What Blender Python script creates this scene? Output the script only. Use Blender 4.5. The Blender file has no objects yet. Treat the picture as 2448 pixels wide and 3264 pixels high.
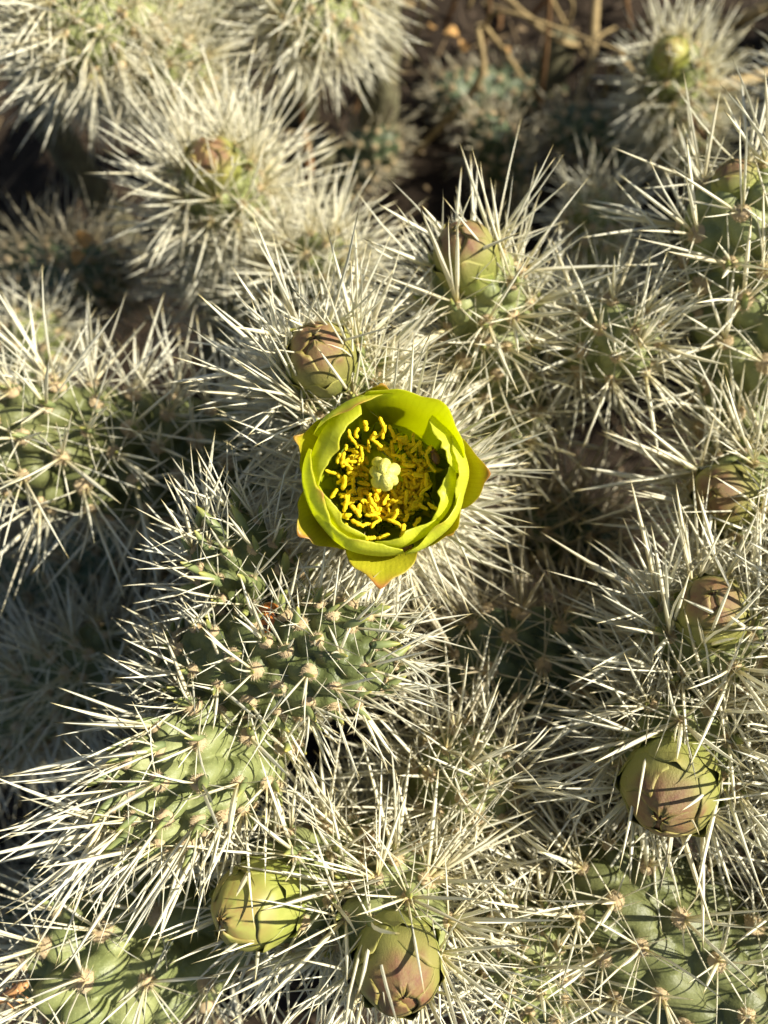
import bpy, math, random
import numpy as np
from mathutils import Vector, Matrix, noise

# ------------------------------------------------------------------ camera, sky, sun, exposure
sc = bpy.context.scene
COL = sc.collection
TILT = math.radians(15)
CAMZ = 0.34
FPX = 2822.0                       # focal length in pixels of the 2448 x 3264 photograph
K = 1659 / 2448.0                  # positions below are noted on a 1659-pixel-wide print of it
cam = bpy.data.cameras.new('camera')
cam_ob = bpy.data.objects.new('camera', cam); COL.objects.link(cam_ob)
cam_ob.location = (0, 0, CAMZ); cam_ob.rotation_euler = (TILT, 0, 0)
cam.sensor_fit = 'VERTICAL'; cam.sensor_height = 4.8; cam.sensor_width = 3.6
cam.lens = 4.15; cam.clip_start = 0.005; cam.clip_end = 200
cam.dof.use_dof = True; cam.dof.focus_distance = 0.130; cam.dof.aperture_fstop = 2.4
sc.camera = cam_ob
CR = np.array(Matrix.Rotation(TILT, 3, 'X'))          # camera axes in the world (columns: right, up, back)
CO = np.array([0, 0, CAMZ])

SUN = CR @ np.array([0.80, 0.25, 0.66]); SUN /= np.linalg.norm(SUN)
world = bpy.data.worlds.new('World'); sc.world = world; world.use_nodes = True
wn = world.node_tree.nodes; wl = world.node_tree.links
sky = wn.new('ShaderNodeTexSky'); sky.sky_type = 'NISHITA'; sky.sun_disc = False
sky.sun_elevation = math.asin(SUN[2]); sky.sun_rotation = math.atan2(SUN[0], SUN[1])
wl.new(sky.outputs[0], wn['Background'].inputs[0]); wn['Background'].inputs[1].default_value = 0.05
sl = bpy.data.lights.new('sun', 'SUN'); sl.energy = 5.0; sl.angle = math.radians(0.5); sl.color = (1.0, 0.94, 0.80)
so = bpy.data.objects.new('sun', sl); COL.objects.link(so)
so.rotation_euler = Vector(SUN).to_track_quat('Z', 'Y').to_euler(); so.location = tuple(SUN * 2)
sc.view_settings.view_transform = 'Standard'; sc.view_settings.look = 'None'
sc.view_settings.exposure = 0.95; sc.view_settings.gamma = 1
sc.render.engine = 'CYCLES'
sc.cycles.use_denoising = True
sc.cycles.max_bounces = 8; sc.cycles.diffuse_bounces = 4; sc.cycles.transmission_bounces = 4
sc.cycles.sample_clamp_indirect = 6

# ------------------------------------------------------------------ helpers
def P(ox, oy, d):
    """a point seen at print position (ox, oy), d metres deep along the camera axis"""
    x = (ox / K - 1224) / FPX * d; y = -(oy / K - 1632) / FPX * d
    return CO + CR @ np.array([x, y, -d])
def proj(p):
    q = (np.asarray(p) - CO) @ CR
    d = -q[..., 2]
    return (q[..., 0] / d * FPX + 1224) * K, (-q[..., 1] / d * FPX + 1632) * K, d
def on_ground(ox, oy, z=0.0):
    r = P(ox, oy, 1.0) - CO
    return CO + r * ((z - CAMZ) / r[2])
def nrm(v):
    v = np.asarray(v, float)
    return v / np.maximum(np.linalg.norm(v, axis=-1, keepdims=True), 1e-12)

def mesh(name, verts, faces, mats, attr=None, smooth=True, midx=None):
    """verts (n,3); faces: list of integer arrays (quads and/or triangles); attr: colours (n,3)"""
    me = bpy.data.meshes.new(name)
    verts = np.asarray(verts, np.float32)
    faces = [np.asarray(f, np.int32) for f in faces if len(f)]
    me.vertices.add(len(verts)); me.vertices.foreach_set('co', verts.ravel())
    tot = sum(f.size for f in faces); npoly = sum(len(f) for f in faces)
    me.loops.add(tot); me.polygons.add(npoly)
    me.loops.foreach_set('vertex_index', np.concatenate([f.ravel() for f in faces]))
    sizes = np.concatenate([np.full(len(f), f.shape[1], np.int32) for f in faces])
    me.polygons.foreach_set('loop_start', np.concatenate([[0], np.cumsum(sizes)[:-1]]).astype(np.int32))
    me.polygons.foreach_set('use_smooth', np.full(npoly, smooth))
    if midx is not None:
        me.polygons.foreach_set('material_index', np.asarray(midx, np.int32))
    if attr is not None:
        a = me.color_attributes.new('tone', 'FLOAT_COLOR', 'POINT')
        c = np.ones((len(verts), 4), np.float32); c[:, :3] = attr
        a.data.foreach_set('color', c.ravel())
    for m in (mats if isinstance(mats, (list, tuple)) else [mats]): me.materials.append(m)
    me.update(calc_edges=True); me.validate()
    return me
def ob(name, data, parent=None, M=None):
    o = bpy.data.objects.new(name, data); COL.objects.link(o)
    if parent is not None: o.parent = parent
    if M is not None: o.matrix_basis = M
    return o
def tag(o, label=None, cat=None, group=None, kind=None):
    for k, v in (('label', label), ('category', cat), ('group', group), ('kind', kind)):
        if v: o[k] = v
    return o
def m4(X, Y, Z, o):
    m = np.eye(4); m[:3, 0] = X; m[:3, 1] = Y; m[:3, 2] = Z; m[:3, 3] = o
    return Matrix(m.tolist())
def frame_z(z, roll=0.0):
    z = nrm(z); a = np.array([0, 0, 1.0]) if abs(z[2]) < .9 else np.array([1.0, 0, 0])
    x = nrm(np.cross(a, z)); y = np.cross(z, x)
    c, s = math.cos(roll), math.sin(roll)
    return x * c + y * s, y * c - x * s, z
def grid_faces(nu, nv, wrap=False):
    i = np.arange(nu - 1)[:, None]; j = np.arange(nv if wrap else nv - 1)[None, :]
    j2 = (j + 1) % nv
    return np.stack(np.broadcast_arrays(i * nv + j, i * nv + j2, (i + 1) * nv + j2, (i + 1) * nv + j), -1).reshape(-1, 4)
def smooth_path(pts, n):
    pts = np.asarray(pts, float)
    p = np.vstack([2 * pts[0] - pts[1], pts, 2 * pts[-1] - pts[-2]])
    out = []
    m = len(pts) - 1
    for k in range(m):
        t = np.linspace(0, 1, max(2, n // m), endpoint=(k == m - 1))[:, None]
        a, b, c, d = p[k], p[k + 1], p[k + 2], p[k + 3]
        out.append(.5 * (2 * b + (c - a) * t + (2 * a - 5 * b + 4 * c - d) * t**2 + (3 * b - a - 3 * c + d) * t**3))
    return np.vstack(out)
def tube(pts, rad, sides=8, n=None, bump=0, rng=None):
    """verts and faces of a round tube with closed ends along a smooth path"""
    c = smooth_path(pts, n) if n else np.asarray(pts, float)
    T = nrm(np.gradient(c, axis=0)); k = len(c)
    x, _, _ = frame_z(T[0]); V = []
    rad = np.interp(np.linspace(0, 1, k), np.linspace(0, 1, len(rad)), rad)
    th = np.arange(sides) / sides * 2 * math.pi
    for i in range(k):
        x = nrm(x - T[i] * x.dot(T[i])); y = np.cross(T[i], x)
        r = np.full(sides, rad[i])
        if bump: r = r * (1 + rng.normal(0, bump, sides))
        V.append(c[i] + r[:, None] * (np.cos(th)[:, None] * x + np.sin(th)[:, None] * y))
    V = np.vstack(V + [c[:1], c[-1:]])
    F = grid_faces(k, sides, True)
    j = np.arange(sides); j2 = (j + 1) % sides
    caps = np.vstack([np.stack([np.full(sides, k * sides), j2, j], 1),
                      np.stack([np.full(sides, k * sides + 1), (k - 1) * sides + j, (k - 1) * sides + j2], 1)])
    return V, F, caps
def sheet(Pg, thick, attr_g):
    """a closed thin leaf of even thickness from a grid of points (nu,nv,3)"""
    nu, nv = Pg.shape[:2]
    du = np.gradient(Pg, axis=0); dv = np.gradient(Pg, axis=1)
    n = nrm(np.cross(du, dv)); th = thick if np.ndim(thick) else np.full((nu, nv), thick)
    A = Pg + n * th[..., None] / 2; B = Pg - n * th[..., None] / 2
    V = np.vstack([A.reshape(-1, 3), B.reshape(-1, 3)]); N = nu * nv
    f = grid_faces(nu, nv); q = [f, f[:, ::-1] + N]
    idx = np.arange(N).reshape(nu, nv)
    ring = np.concatenate([idx[0, :], idx[1:, -1], idx[-1, -2::-1], idx[-2:0:-1, 0]])
    r2 = np.roll(ring, -1)
    q.append(np.stack([r2, ring, ring + N, r2 + N], 1))
    at = np.vstack([attr_g.reshape(-1, 3)] * 2)
    return V, np.vstack(q), at

# ------------------------------------------------------------------ materials
class NT:
    def __init__(s, name):
        s.m = bpy.data.materials.new(name); s.m.use_nodes = True
        s.t = s.m.node_tree; s.b = s.t.nodes['Principled BSDF']; s.out = s.t.nodes['Material Output']
    def n(s, typ, **kw):
        x = s.t.nodes.new('ShaderNode' + typ)
        for k, v in kw.items(): setattr(x, k, v)
        return x
    def l(s, a, b): s.t.links.new(a, b)
    def put(s, a, sock):
        if hasattr(a, 'links'): s.l(a, sock)
        else: sock.default_value = a if not isinstance(a, tuple) else (*a, 1)[:4]
    def tone(s):
        a = s.n('Attribute'); a.attribute_name = 'tone'
        x = s.n('SeparateColor'); s.l(a.outputs['Color'], x.inputs[0]); return x.outputs
    def ramp(s, f, stops):
        r = s.n('ValToRGB'); e = r.color_ramp.elements
        while len(e) < len(stops): e.new(0.5)
        for x, (p, c) in zip(e, stops): x.position = p; x.color = (*c, 1)
        s.l(f, r.inputs[0]); return r.outputs[0]
    def noise(s, scale, detail=3, coord='Object', rough=.55):
        tc = s.n('TexCoord'); x = s.n('TexNoise'); x.inputs['Scale'].default_value = scale
        x.inputs['Detail'].default_value = detail; x.inputs['Roughness'].default_value = rough
        s.l(tc.outputs[coord], x.inputs['Vector']); return x.outputs[0]
    def mix(s, f, a, b, mode='MIX'):
        x = s.n('Mix', data_type='RGBA', blend_type=mode)
        s.put(f, x.inputs[0]); s.put(a, x.inputs[6]); s.put(b, x.inputs[7]); return x.outputs[2]
    def maprange(s, f, a, b, c=0., d=1.):
        x = s.n('MapRange'); s.put(f, x.inputs[0])
        for i, v in enumerate((a, b, c, d)): x.inputs[i + 1].default_value = v
        return x.outputs[0]
    def math(s, op, a, b=0.):
        x = s.n('Math', operation=op); s.put(a, x.inputs[0]); s.put(b, x.inputs[1]); return x.outputs[0]
    def bump(s, h, strength, dist):
        x = s.n('Bump'); x.inputs['Strength'].default_value = strength; x.inputs['Distance'].default_value = dist
        s.l(h, x.inputs['Height']); s.l(x.outputs[0], s.b.inputs['Normal'])
    def done(s, col, rough=.5, trans=0, tcol=None, spec=.5):
        s.put(col, s.b.inputs['Base Color']); s.put(rough, s.b.inputs['Roughness'])
        s.b.inputs['Specular IOR Level'].default_value = spec
        if trans:
            t = s.n('BsdfTranslucent'); s.put(tcol if tcol is not None else col, t.inputs[0])
            x = s.n('MixShader'); x.inputs[0].default_value = trans
            s.l(s.b.outputs[0], x.inputs[1]); s.l(t.outputs[0], x.inputs[2]); s.l(x.outputs[0], s.out.inputs[0])
        return s.m

def mat_spine(name, mid, tipc, basec, old_dim):
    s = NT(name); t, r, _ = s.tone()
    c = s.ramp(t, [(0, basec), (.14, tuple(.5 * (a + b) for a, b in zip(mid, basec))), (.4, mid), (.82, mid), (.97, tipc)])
    c = s.mix(s.maprange(r, .55, 1.0, 0, .75), c, old_dim)
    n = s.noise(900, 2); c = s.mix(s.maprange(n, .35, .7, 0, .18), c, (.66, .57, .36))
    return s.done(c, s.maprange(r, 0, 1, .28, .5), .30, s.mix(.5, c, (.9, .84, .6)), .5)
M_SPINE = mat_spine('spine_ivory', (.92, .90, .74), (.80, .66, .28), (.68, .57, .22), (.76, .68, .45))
M_SPINE_OLD_SHADED = mat_spine('spine_grey_shaded', (.58, .53, .39), (.52, .40, .16), (.30, .22, .11), (.40, .33, .20))  # grey of older spines, darkened further to stand for deep shade

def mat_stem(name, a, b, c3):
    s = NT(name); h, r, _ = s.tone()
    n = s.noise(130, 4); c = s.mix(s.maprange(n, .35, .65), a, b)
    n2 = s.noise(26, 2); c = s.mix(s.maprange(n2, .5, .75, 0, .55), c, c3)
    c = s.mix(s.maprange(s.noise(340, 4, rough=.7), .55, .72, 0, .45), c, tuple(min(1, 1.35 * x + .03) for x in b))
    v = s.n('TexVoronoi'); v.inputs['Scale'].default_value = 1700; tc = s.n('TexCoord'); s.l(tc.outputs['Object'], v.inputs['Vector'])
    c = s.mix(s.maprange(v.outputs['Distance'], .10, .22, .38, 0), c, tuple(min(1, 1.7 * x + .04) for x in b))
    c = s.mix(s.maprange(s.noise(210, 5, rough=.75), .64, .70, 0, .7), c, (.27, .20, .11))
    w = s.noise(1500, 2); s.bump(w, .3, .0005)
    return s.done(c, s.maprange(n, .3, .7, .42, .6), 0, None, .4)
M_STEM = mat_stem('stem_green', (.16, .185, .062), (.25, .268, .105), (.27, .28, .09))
M_STEM_OLD_SHADED = mat_stem('stem_old_shaded', (.06, .085, .04), (.095, .125, .06), (.12, .14, .065))  # darker green of old stems, also puts shade into deep branches' colour
M_SHOOT_SHADED = mat_stem('stem_leafy_shaded', (.08, .10, .03), (.13, .15, .047), (.155, .17, .055))  # leafy shoots' green, partly darkened to stand for the shade over them
M_STEM_SHADED = mat_stem('stem_shaded_green', (.092, .105, .032), (.145, .155, .055), (.165, .17, .06))  # green skin with shade put into the colour, for stems in shadow
s = NT('old_stalk'); n = s.noise(180, 5); c = s.mix(s.maprange(n, .35, .65), (.10, .085, .05), (.17, .16, .09)); s.bump(n, .6, .002)
M_STALK = s.done(c, .85, spec=.2)
s = NT('areole_wool'); t, r, _ = s.tone()
c = s.ramp(r, [(0, (.42, .30, .16)), (.45, (.64, .50, .30)), (1, (.84, .74, .52))])
M_WOOL = s.done(c, .9, .25, None, .1)
s = NT('leaf_green'); t, r, _ = s.tone()
c = s.ramp(t, [(0, (.15, .19, .08)), (.6, (.24, .28, .10)), (.88, (.33, .34, .09)), (1, (.58, .46, .10))])
M_LEAF = s.done(c, .5, .12, (.35, .5, .06))
s = NT('bud_skin'); t, r, e = s.tone()
c = s.ramp(t, [(0, (.17, .23, .045)), (.45, (.225, .26, .05)), (.74, (.255, .235, .06)), (.88, (.21, .10, .05)), (1, (.15, .035, .03))])
oi = s.n('ObjectInfo'); c = s.mix(s.maprange(oi.outputs['Random'], 0, 1, 0, .32), c, (.21, .155, .06))
n = s.noise(2.2, 6, rough=.7); c = s.mix(s.maprange(n, .42, .66, 0, .55), c, (.30, .28, .085))
c = s.mix(s.maprange(s.noise(9, 5, rough=.75), .56, .72, 0, .28), c, (.22, .15, .06))
c = s.mix(s.maprange(e, .55, 1, 0, .55), c, (.42, .40, .09))
n2 = s.noise(26, 4, rough=.7); s.bump(n2, .35, .0006)
M_BUD = s.done(c, .56, .05, (.4, .35, .05), .4)
s = NT('young_bud_skin'); t, q, e = s.tone(); n = s.noise(3, 5)
M_BUD_YOUNG = s.done(s.mix(s.maprange(n, .4, .65), s.ramp(t, [(0, (.19, .24, .05)), (.6, (.29, .31, .06)), (.86, (.33, .25, .07)), (1, (.32, .14, .07))]), (.34, .35, .08)), .5, .1, (.5, .5, .05))

def mat_petal(name, base, top, edge, tr, trc):
    s = NT(name); t, r, e = s.tone()
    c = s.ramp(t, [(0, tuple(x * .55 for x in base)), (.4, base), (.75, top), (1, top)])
    n = s.noise(300, 3); c = s.mix(s.maprange(n, .4, .7, 0, .3), c, tuple(min(1, x * 1.25) for x in base))
    w = s.math('SINE', s.math('ADD', s.math('MULTIPLY', r, 120.), s.math('MULTIPLY', s.noise(400, 2), 6.)))
    c = s.mix(s.maprange(w, .2, 1, 0, .22), c, tuple(x * .6 for x in base))
    c = s.mix(e, c, edge)
    s.bump(s.noise(700, 3), .35, .0005)
    v = s.n('TexVoronoi'); v.inputs['Scale'].default_value = 2600; tc = s.n('TexCoord'); s.l(tc.outputs['Object'], v.inputs['Vector'])
    g = s.math('MULTIPLY', s.math('LESS_THAN', v.outputs['Distance'], .2), s.maprange(s.noise(260, 2), .5, .6))
    c = s.mix(s.math('MULTIPLY', g, .7), c, (.85, .68, .06))
    return s.done(c, .42, tr, trc, .45)
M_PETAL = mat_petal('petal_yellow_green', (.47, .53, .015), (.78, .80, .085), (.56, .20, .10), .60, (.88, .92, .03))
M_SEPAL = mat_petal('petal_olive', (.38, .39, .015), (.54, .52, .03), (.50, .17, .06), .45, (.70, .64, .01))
s = NT('anther_yellow'); n = s.noise(2500, 2); c = s.mix(s.maprange(n, .35, .65), (.95, .68, .012), (.97, .80, .03))
M_ANTHER = s.done(c, .75, .28, (.9, .6, .02), .2)
s = NT('filament_green'); M_FIL = s.done((.20, .27, .025), .45, .2, (.3, .4, .02))
s = NT('stigma_cream'); n = s.noise(3000, 2); c = s.mix(s.maprange(n, .35, .65), (.80, .73, .14), (.87, .80, .22)); s.bump(n, .5, .0004)
M_STIGMA = s.done(c, .5, .2, (.8, .8, .3))
s = NT('ground_soil'); n = s.noise(60, 8, rough=.7); n2 = s.noise(9, 3)
c = s.ramp(n, [(.3, (.014, .010, .007)), (.55, (.03, .021, .014)), (.75, (.075, .054, .036))])
c = s.mix(s.maprange(n2, .4, .65, 0, .6), c, (.04, .028, .019)); s.bump(n, .8, .004)
M_SOIL = s.done(c, .95, spec=.15)
def mat_dry(name, a, b):
    s = NT(name); n = s.noise(220, 4); oi, r, _ = s.tone()
    c = s.mix(s.maprange(n, .35, .65), a, b); c = s.mix(s.maprange(r, .75, 1, 0, .7), c, (.42, .30, .16)); s.bump(n, .4, .001)
    return s.done(c, .7, .1, None, .3)
M_LITTER = mat_dry('dry_litter', (.04, .027, .016), (.09, .06, .036))
M_TWIG = mat_dry('dry_twig', (.26, .19, .09), (.38, .28, .13))
M_TWIG_BROWN = mat_dry('brown_twig', (.17, .09, .04), (.26, .15, .07))
M_DRYLEAF = mat_dry('dry_leaf', (.50, .27, .09), (.62, .38, .14))
s = NT('ladybird_shell'); tc = s.n('TexCoord'); c = None; spot = None
for q in ((.45, .5, .62), (-.45, .5, .62), (.5, -.25, .7), (-.5, -.25, .7), (.0, .75, .5), (.78, .15, .3), (-.78, .15, .3)):
    v = s.n('VectorMath', operation='DISTANCE'); s.l(tc.outputs['Object'], v.inputs[0]); v.inputs[1].default_value = q
    k = s.maprange(v.outputs['Value'], .20, .24, 1, 0); spot = k if spot is None else s.math('MAXIMUM', spot, k)
M_LADY = s.done(s.mix(spot, (.42, .13, .018), (.02, .012, .01)), .22)
s = NT('insect_black'); M_BLACK = s.done((.02, .016, .014), .35)
s = NT('beetle_brown'); n = s.noise(3000, 2); M_BEETLE = s.done(s.mix(n, (.10, .04, .02), (.20, .09, .04)), .3)
s = NT('hopper_tan'); n = s.noise(1800, 3); M_HOPPER = s.done(s.mix(s.maprange(n, .4, .6), (.42, .19, .07), (.62, .36, .16)), .45, .1)
s = NT('hopper_dark'); M_HOPPER_DARK = s.done((.10, .05, .03), .5)

# ------------------------------------------------------------------ shared small shapes
RG = np.random.default_rng(11)
random.seed(5)
def spine_template(bend, waist, light=False):
    t = np.array([0, .06, .30, .62, .88]); w = np.array([.62, .78, 1.0, waist, .36]); ns = 4
    if light: t, w, ns = np.array([0, .30, .72]), np.array([.70, 1.0, waist * .85]), 3
    th = np.arange(ns) * 2 * math.pi / ns; nr = len(t)
    V = []
    for ti, wi in zip(t, w):
        V.append(np.stack([np.cos(th) * wi, np.sin(th) * wi * .55, np.full(ns, ti)], 1))
    V = np.vstack(V + [np.array([[0, 0, 1.0]])])
    F = grid_faces(nr, ns, True); j = np.arange(ns); k = (nr - 1) * ns
    tip = np.stack([k + j, k + (j + 1) % ns, np.full(ns, k + ns)], 1)
    tt = np.append(np.repeat(t, ns), 1.0)
    return V, F, tip, tt, bend
BENDS = ((.015, .85), (.06, .78), (-.085, .9), (.17, .8))
TEMPL = [spine_template(b, w) for b, w in BENDS]
TEMPL_LIGHT = [spine_template(b, w, True) for b, w in BENDS]
def spine_verts(tpl, org, D, L, W, X):
    """stack the template on n spines: origins, unit directions, lengths, half widths, side vectors"""
    V, F, tip, tt, bend = tpl
    Y = np.cross(D, X)
    lx = V[None, :, 0] * W[:, None]; ly = V[None, :, 1] * W[:, None] + (bend * (tt**2))[None, :] * L[:, None]
    lz = V[None, :, 2] * L[:, None]
    return org[:, None] + lx[..., None] * X[:, None] + ly[..., None] * Y[:, None] + lz[..., None] * D[:, None]
SPINE_ME = {}
for key, mt in (('ivory', M_SPINE), ('grey', M_SPINE_OLD_SHADED)):
    SPINE_ME[key] = []
    for k, (V, F, tip, tt, bend) in enumerate(TEMPL):
        for r in (.2, .5, .72, .9):
            # unit length along z; x and y are scaled by the half width, so the bend is made per shape ratio
            v = V.copy(); v[:, 1] += bend * tt**2 * 45
            SPINE_ME[key].append(mesh('spine', v, [F, tip], mt, np.stack([tt, np.full_like(tt, r), tt], 1)))
def wool_arrays(seed, n=150):
    g = np.random.default_rng(seed)
    u = np.linspace(0, math.pi * .62, 6); th = np.arange(9) / 9 * 2 * math.pi
    V = np.stack([np.sin(u)[:, None] * np.cos(th), np.sin(u)[:, None] * np.sin(th), np.repeat(np.cos(u)[:, None] * .8, 9, 1)], -1)
    V *= (1 + g.normal(0, .10, V.shape[:2]))[..., None]; V = V.reshape(-1, 3)
    F = grid_faces(6, 9, True)
    z = g.uniform(-.1, 1, n); a = g.uniform(0, 2 * math.pi, n); rr = np.sqrt(np.maximum(0, 1 - z * z))
    d = nrm(np.stack([rr * np.cos(a), rr * np.sin(a), z * .9 + .1], 1) + g.normal(0, .3, (n, 3)))
    o = np.stack([rr * np.cos(a), rr * np.sin(a), z * .8], 1) * .85
    s = nrm(np.cross(d, g.normal(0, 1, (n, 3)))) * .045
    L = g.uniform(.15, .62, n)[:, None]
    H = np.stack([o - s, o + s, o + d * L], 1).reshape(-1, 3)
    tri = np.arange(3 * n).reshape(n, 3) + len(V)
    at = np.vstack([np.full((len(V), 3), .38), np.repeat(np.stack([g.uniform(0, 1, n), g.uniform(.25, 1, n), np.zeros(n)], 1), 3, 0)])
    return np.vstack([V, H]), F, tri, at
WOOL = [wool_arrays(40 + k) for k in range(5)]
WOOL_LIGHT = [wool_arrays(40 + k, 16) for k in range(5)]
WOOL_ME = [mesh('areole', w[0], [w[1], w[2]], M_WOOL, w[3]) for w in WOOL]
LEAF_ME = []
for k, bend in enumerate((.10, .22, -.08)):
    t = np.array([0, .12, .35, .6, .8, .92, .985]); w = np.array([.80, .95, 1, .84, .58, .32, .08]) * .135
    V, F, caps = tube(np.stack([bend * t**2, 0 * t, t], 1), w, 8)
    zz = np.clip(V[:, 2], 0, 1)
    LEAF_ME.append(mesh('leaf', V, [F, caps], M_LEAF, np.stack([zz, zz * 0 + .5, zz], 1)))

# flower bud: a core and overlapping scales, unit radius and unit height
BV = np.array([0, .10, .25, .45, .62, .78, .89, .96, 1.0]); BR = np.array([.62, .84, .97, 1.0, .94, .73, .44, .18, .03])
def bud_r(v): return np.interp(v, BV, BR)
def bud_meshes(seed):
    g = np.random.default_rng(seed)
    ph = g.uniform(0, 6.28, 4)
    lump = lambda a, v: 1 + .030 * np.sin(2 * a + ph[0]) * np.sin(3 * v + 1) + .022 * np.sin(5 * a + ph[1] + 2 * v) + .014 * np.sin(3 * a + 9 * v + ph[2])
    v = np.linspace(0, 1, 26); th = np.arange(28) / 28 * 2 * math.pi
    r = bud_r(v)[:, None] * .99 * lump(th[None, :], v[:, None])
    C = np.stack([r * np.cos(th), r * np.sin(th), np.repeat(v[:, None] * .985, 28, 1)], -1).reshape(-1, 3)
    at = np.stack([C[:, 2], C[:, 2] * 0 + .5, C[:, 2] * 0], 1)
    core = mesh('flower_bud', C, [grid_faces(26, 28, True)], M_BUD, at)
    out = []; n = 15
    for j in range(n):
        f = j / (n - 1)                                      # 0 lowest and outermost, 1 innermost
        va = min(1.0, .40 + .78 * f) if f < .72 else 1.0
        va *= g.uniform(.96, 1.0) if va < 1 else 1
        W = math.radians(34 + 26 * f); v0 = max(0, .42 * f - .05)
        off = 1.0 + .05 * (1 - f)
        nu, nv = 17, 15
        uu = np.linspace(-1, 1, nu)[:, None]; s_ = np.linspace(0, 1, nv)[None, :]
        wave = .02 * np.sin(uu * g.uniform(3, 6) + g.uniform(0, 6))
        top = va - ((.22 + .10 * (1 - f)) if va < .99 else .07) * np.abs(uu)**1.7 * (va - v0) + wave * (1 if va < .99 else .2)
        vv = v0 + (np.clip(top, v0 + .05, 1) - v0) * s_
        az = uu * W * (1 - .10 * s_)
        aj = j * 2.39996 + g.uniform(-.15, .15)
        rr = bud_r(vv) * off * lump(az + aj, vv) + .11 * np.exp(-(uu / .2) ** 2) * s_ ** 6 * (1 if va < .8 else .25) + .03 * np.exp(-(uu / .16) ** 2) * s_ ** 2 * (1 if va < .8 else .3) + .009 * s_**6 * (1 if va < .99 else 0) + .022 * np.cos(uu * 1.5)
        rr = rr + .003 * uu
        Pg = np.stack([rr * np.cos(az), rr * np.sin(az), vv + 0 * uu], -1)
        edge = np.maximum(np.abs(uu) ** 6 + 0 * s_, s_ ** 10 + 0 * uu)
        edge = np.maximum(edge, 1.2 * np.exp(-(uu / .2) ** 2) * s_ ** 4 * (va < .8))
        at = np.stack([vv + 0 * uu, np.full(vv.shape, g.random()), edge], -1)
        tip_t = np.exp(-(uu / .22) ** 2) * s_ ** 4 * .12       # the point of each scale runs out redder
        at[..., 0] = np.clip(at[..., 0] + (tip_t if va > .6 else 0), 0, 1)
        V, F, A = sheet(Pg, .008, at)
        out.append((mesh('bud_scale', V, [F], M_BUD, A), aj))
    return core, out
BUDS = [bud_meshes(k) for k in (3, 8, 14, 21)]

# ------------------------------------------------------------------ ground
n = 150
e = np.sign(np.linspace(-1, 1, n)) * np.abs(np.linspace(-1, 1, n)) ** 5 * 60 + np.linspace(-1, 1, n) * .45
gx, gy = np.meshgrid(e, e + .12, indexing='ij')
gz = np.zeros_like(gx)
for i in range(n):
    for j in range(n):
        if abs(gx[i, j]) < 3 and abs(gy[i, j]) < 3:
            gz[i, j] = .008 * noise.fractal(Vector((gx[i, j] * 25, gy[i, j] * 25, 0)), 1, 2, 4) - .004
g_ob = ob('ground', mesh('ground', np.stack([gx, gy, gz], -1).reshape(-1, 3), [grid_faces(n, n)], M_SOIL)); tag(g_ob, kind='structure')

# dry litter lying over the soil
g = np.random.default_rng(77); V = []; F = []; A = []
for k in range(2600):
    c = np.array([g.uniform(-.26, .30), g.uniform(-.14, .42), 0]); c[2] = g.uniform(.001, .012)
    a = g.uniform(0, 6.28); d = np.array([math.cos(a), math.sin(a), g.normal(0, .25)]); d = nrm(d)
    sd = nrm(np.cross(d, [g.normal(0, .5), g.normal(0, .5), 1])); up = np.cross(sd, d)
    if g.random() < .6: L, W, T_ = g.uniform(.006, .03), g.uniform(.0004, .0011), g.uniform(.0004, .001)
    else: L, W, T_ = g.uniform(.002, .006), g.uniform(.001, .003), .0004
    q = np.array([[-1, -1, -1], [1, -1, -1], [1, 1, -1], [-1, 1, -1], [-1, -1, 1], [1, -1, 1], [1, 1, 1], [-1, 1, 1]]) * .5
    q = q * np.array([L, W, T_]) * np.where(q[:, :1] > 0, [1, .5, .7], [1, 1, 1])
    b = len(V) * 8
    V.append(c + q[:, :1] * d + q[:, 1:2] * sd + q[:, 2:] * up)
    F.append(np.array([[0, 3, 2, 1], [4, 5, 6, 7], [0, 1, 5, 4], [1, 2, 6, 5], [2, 3, 7, 6], [3, 0, 4, 7]]) + b)
    A.append(np.tile([.5, g.random(), 0], (8, 1)))
lit = ob('dry_litter', mesh('dry_litter', np.vstack(V), [np.vstack(F)], M_LITTER, np.vstack(A), smooth=False))
tag(lit, 'brown dry plant litter scattered over the shaded soil', 'litter', kind='stuff')

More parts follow.
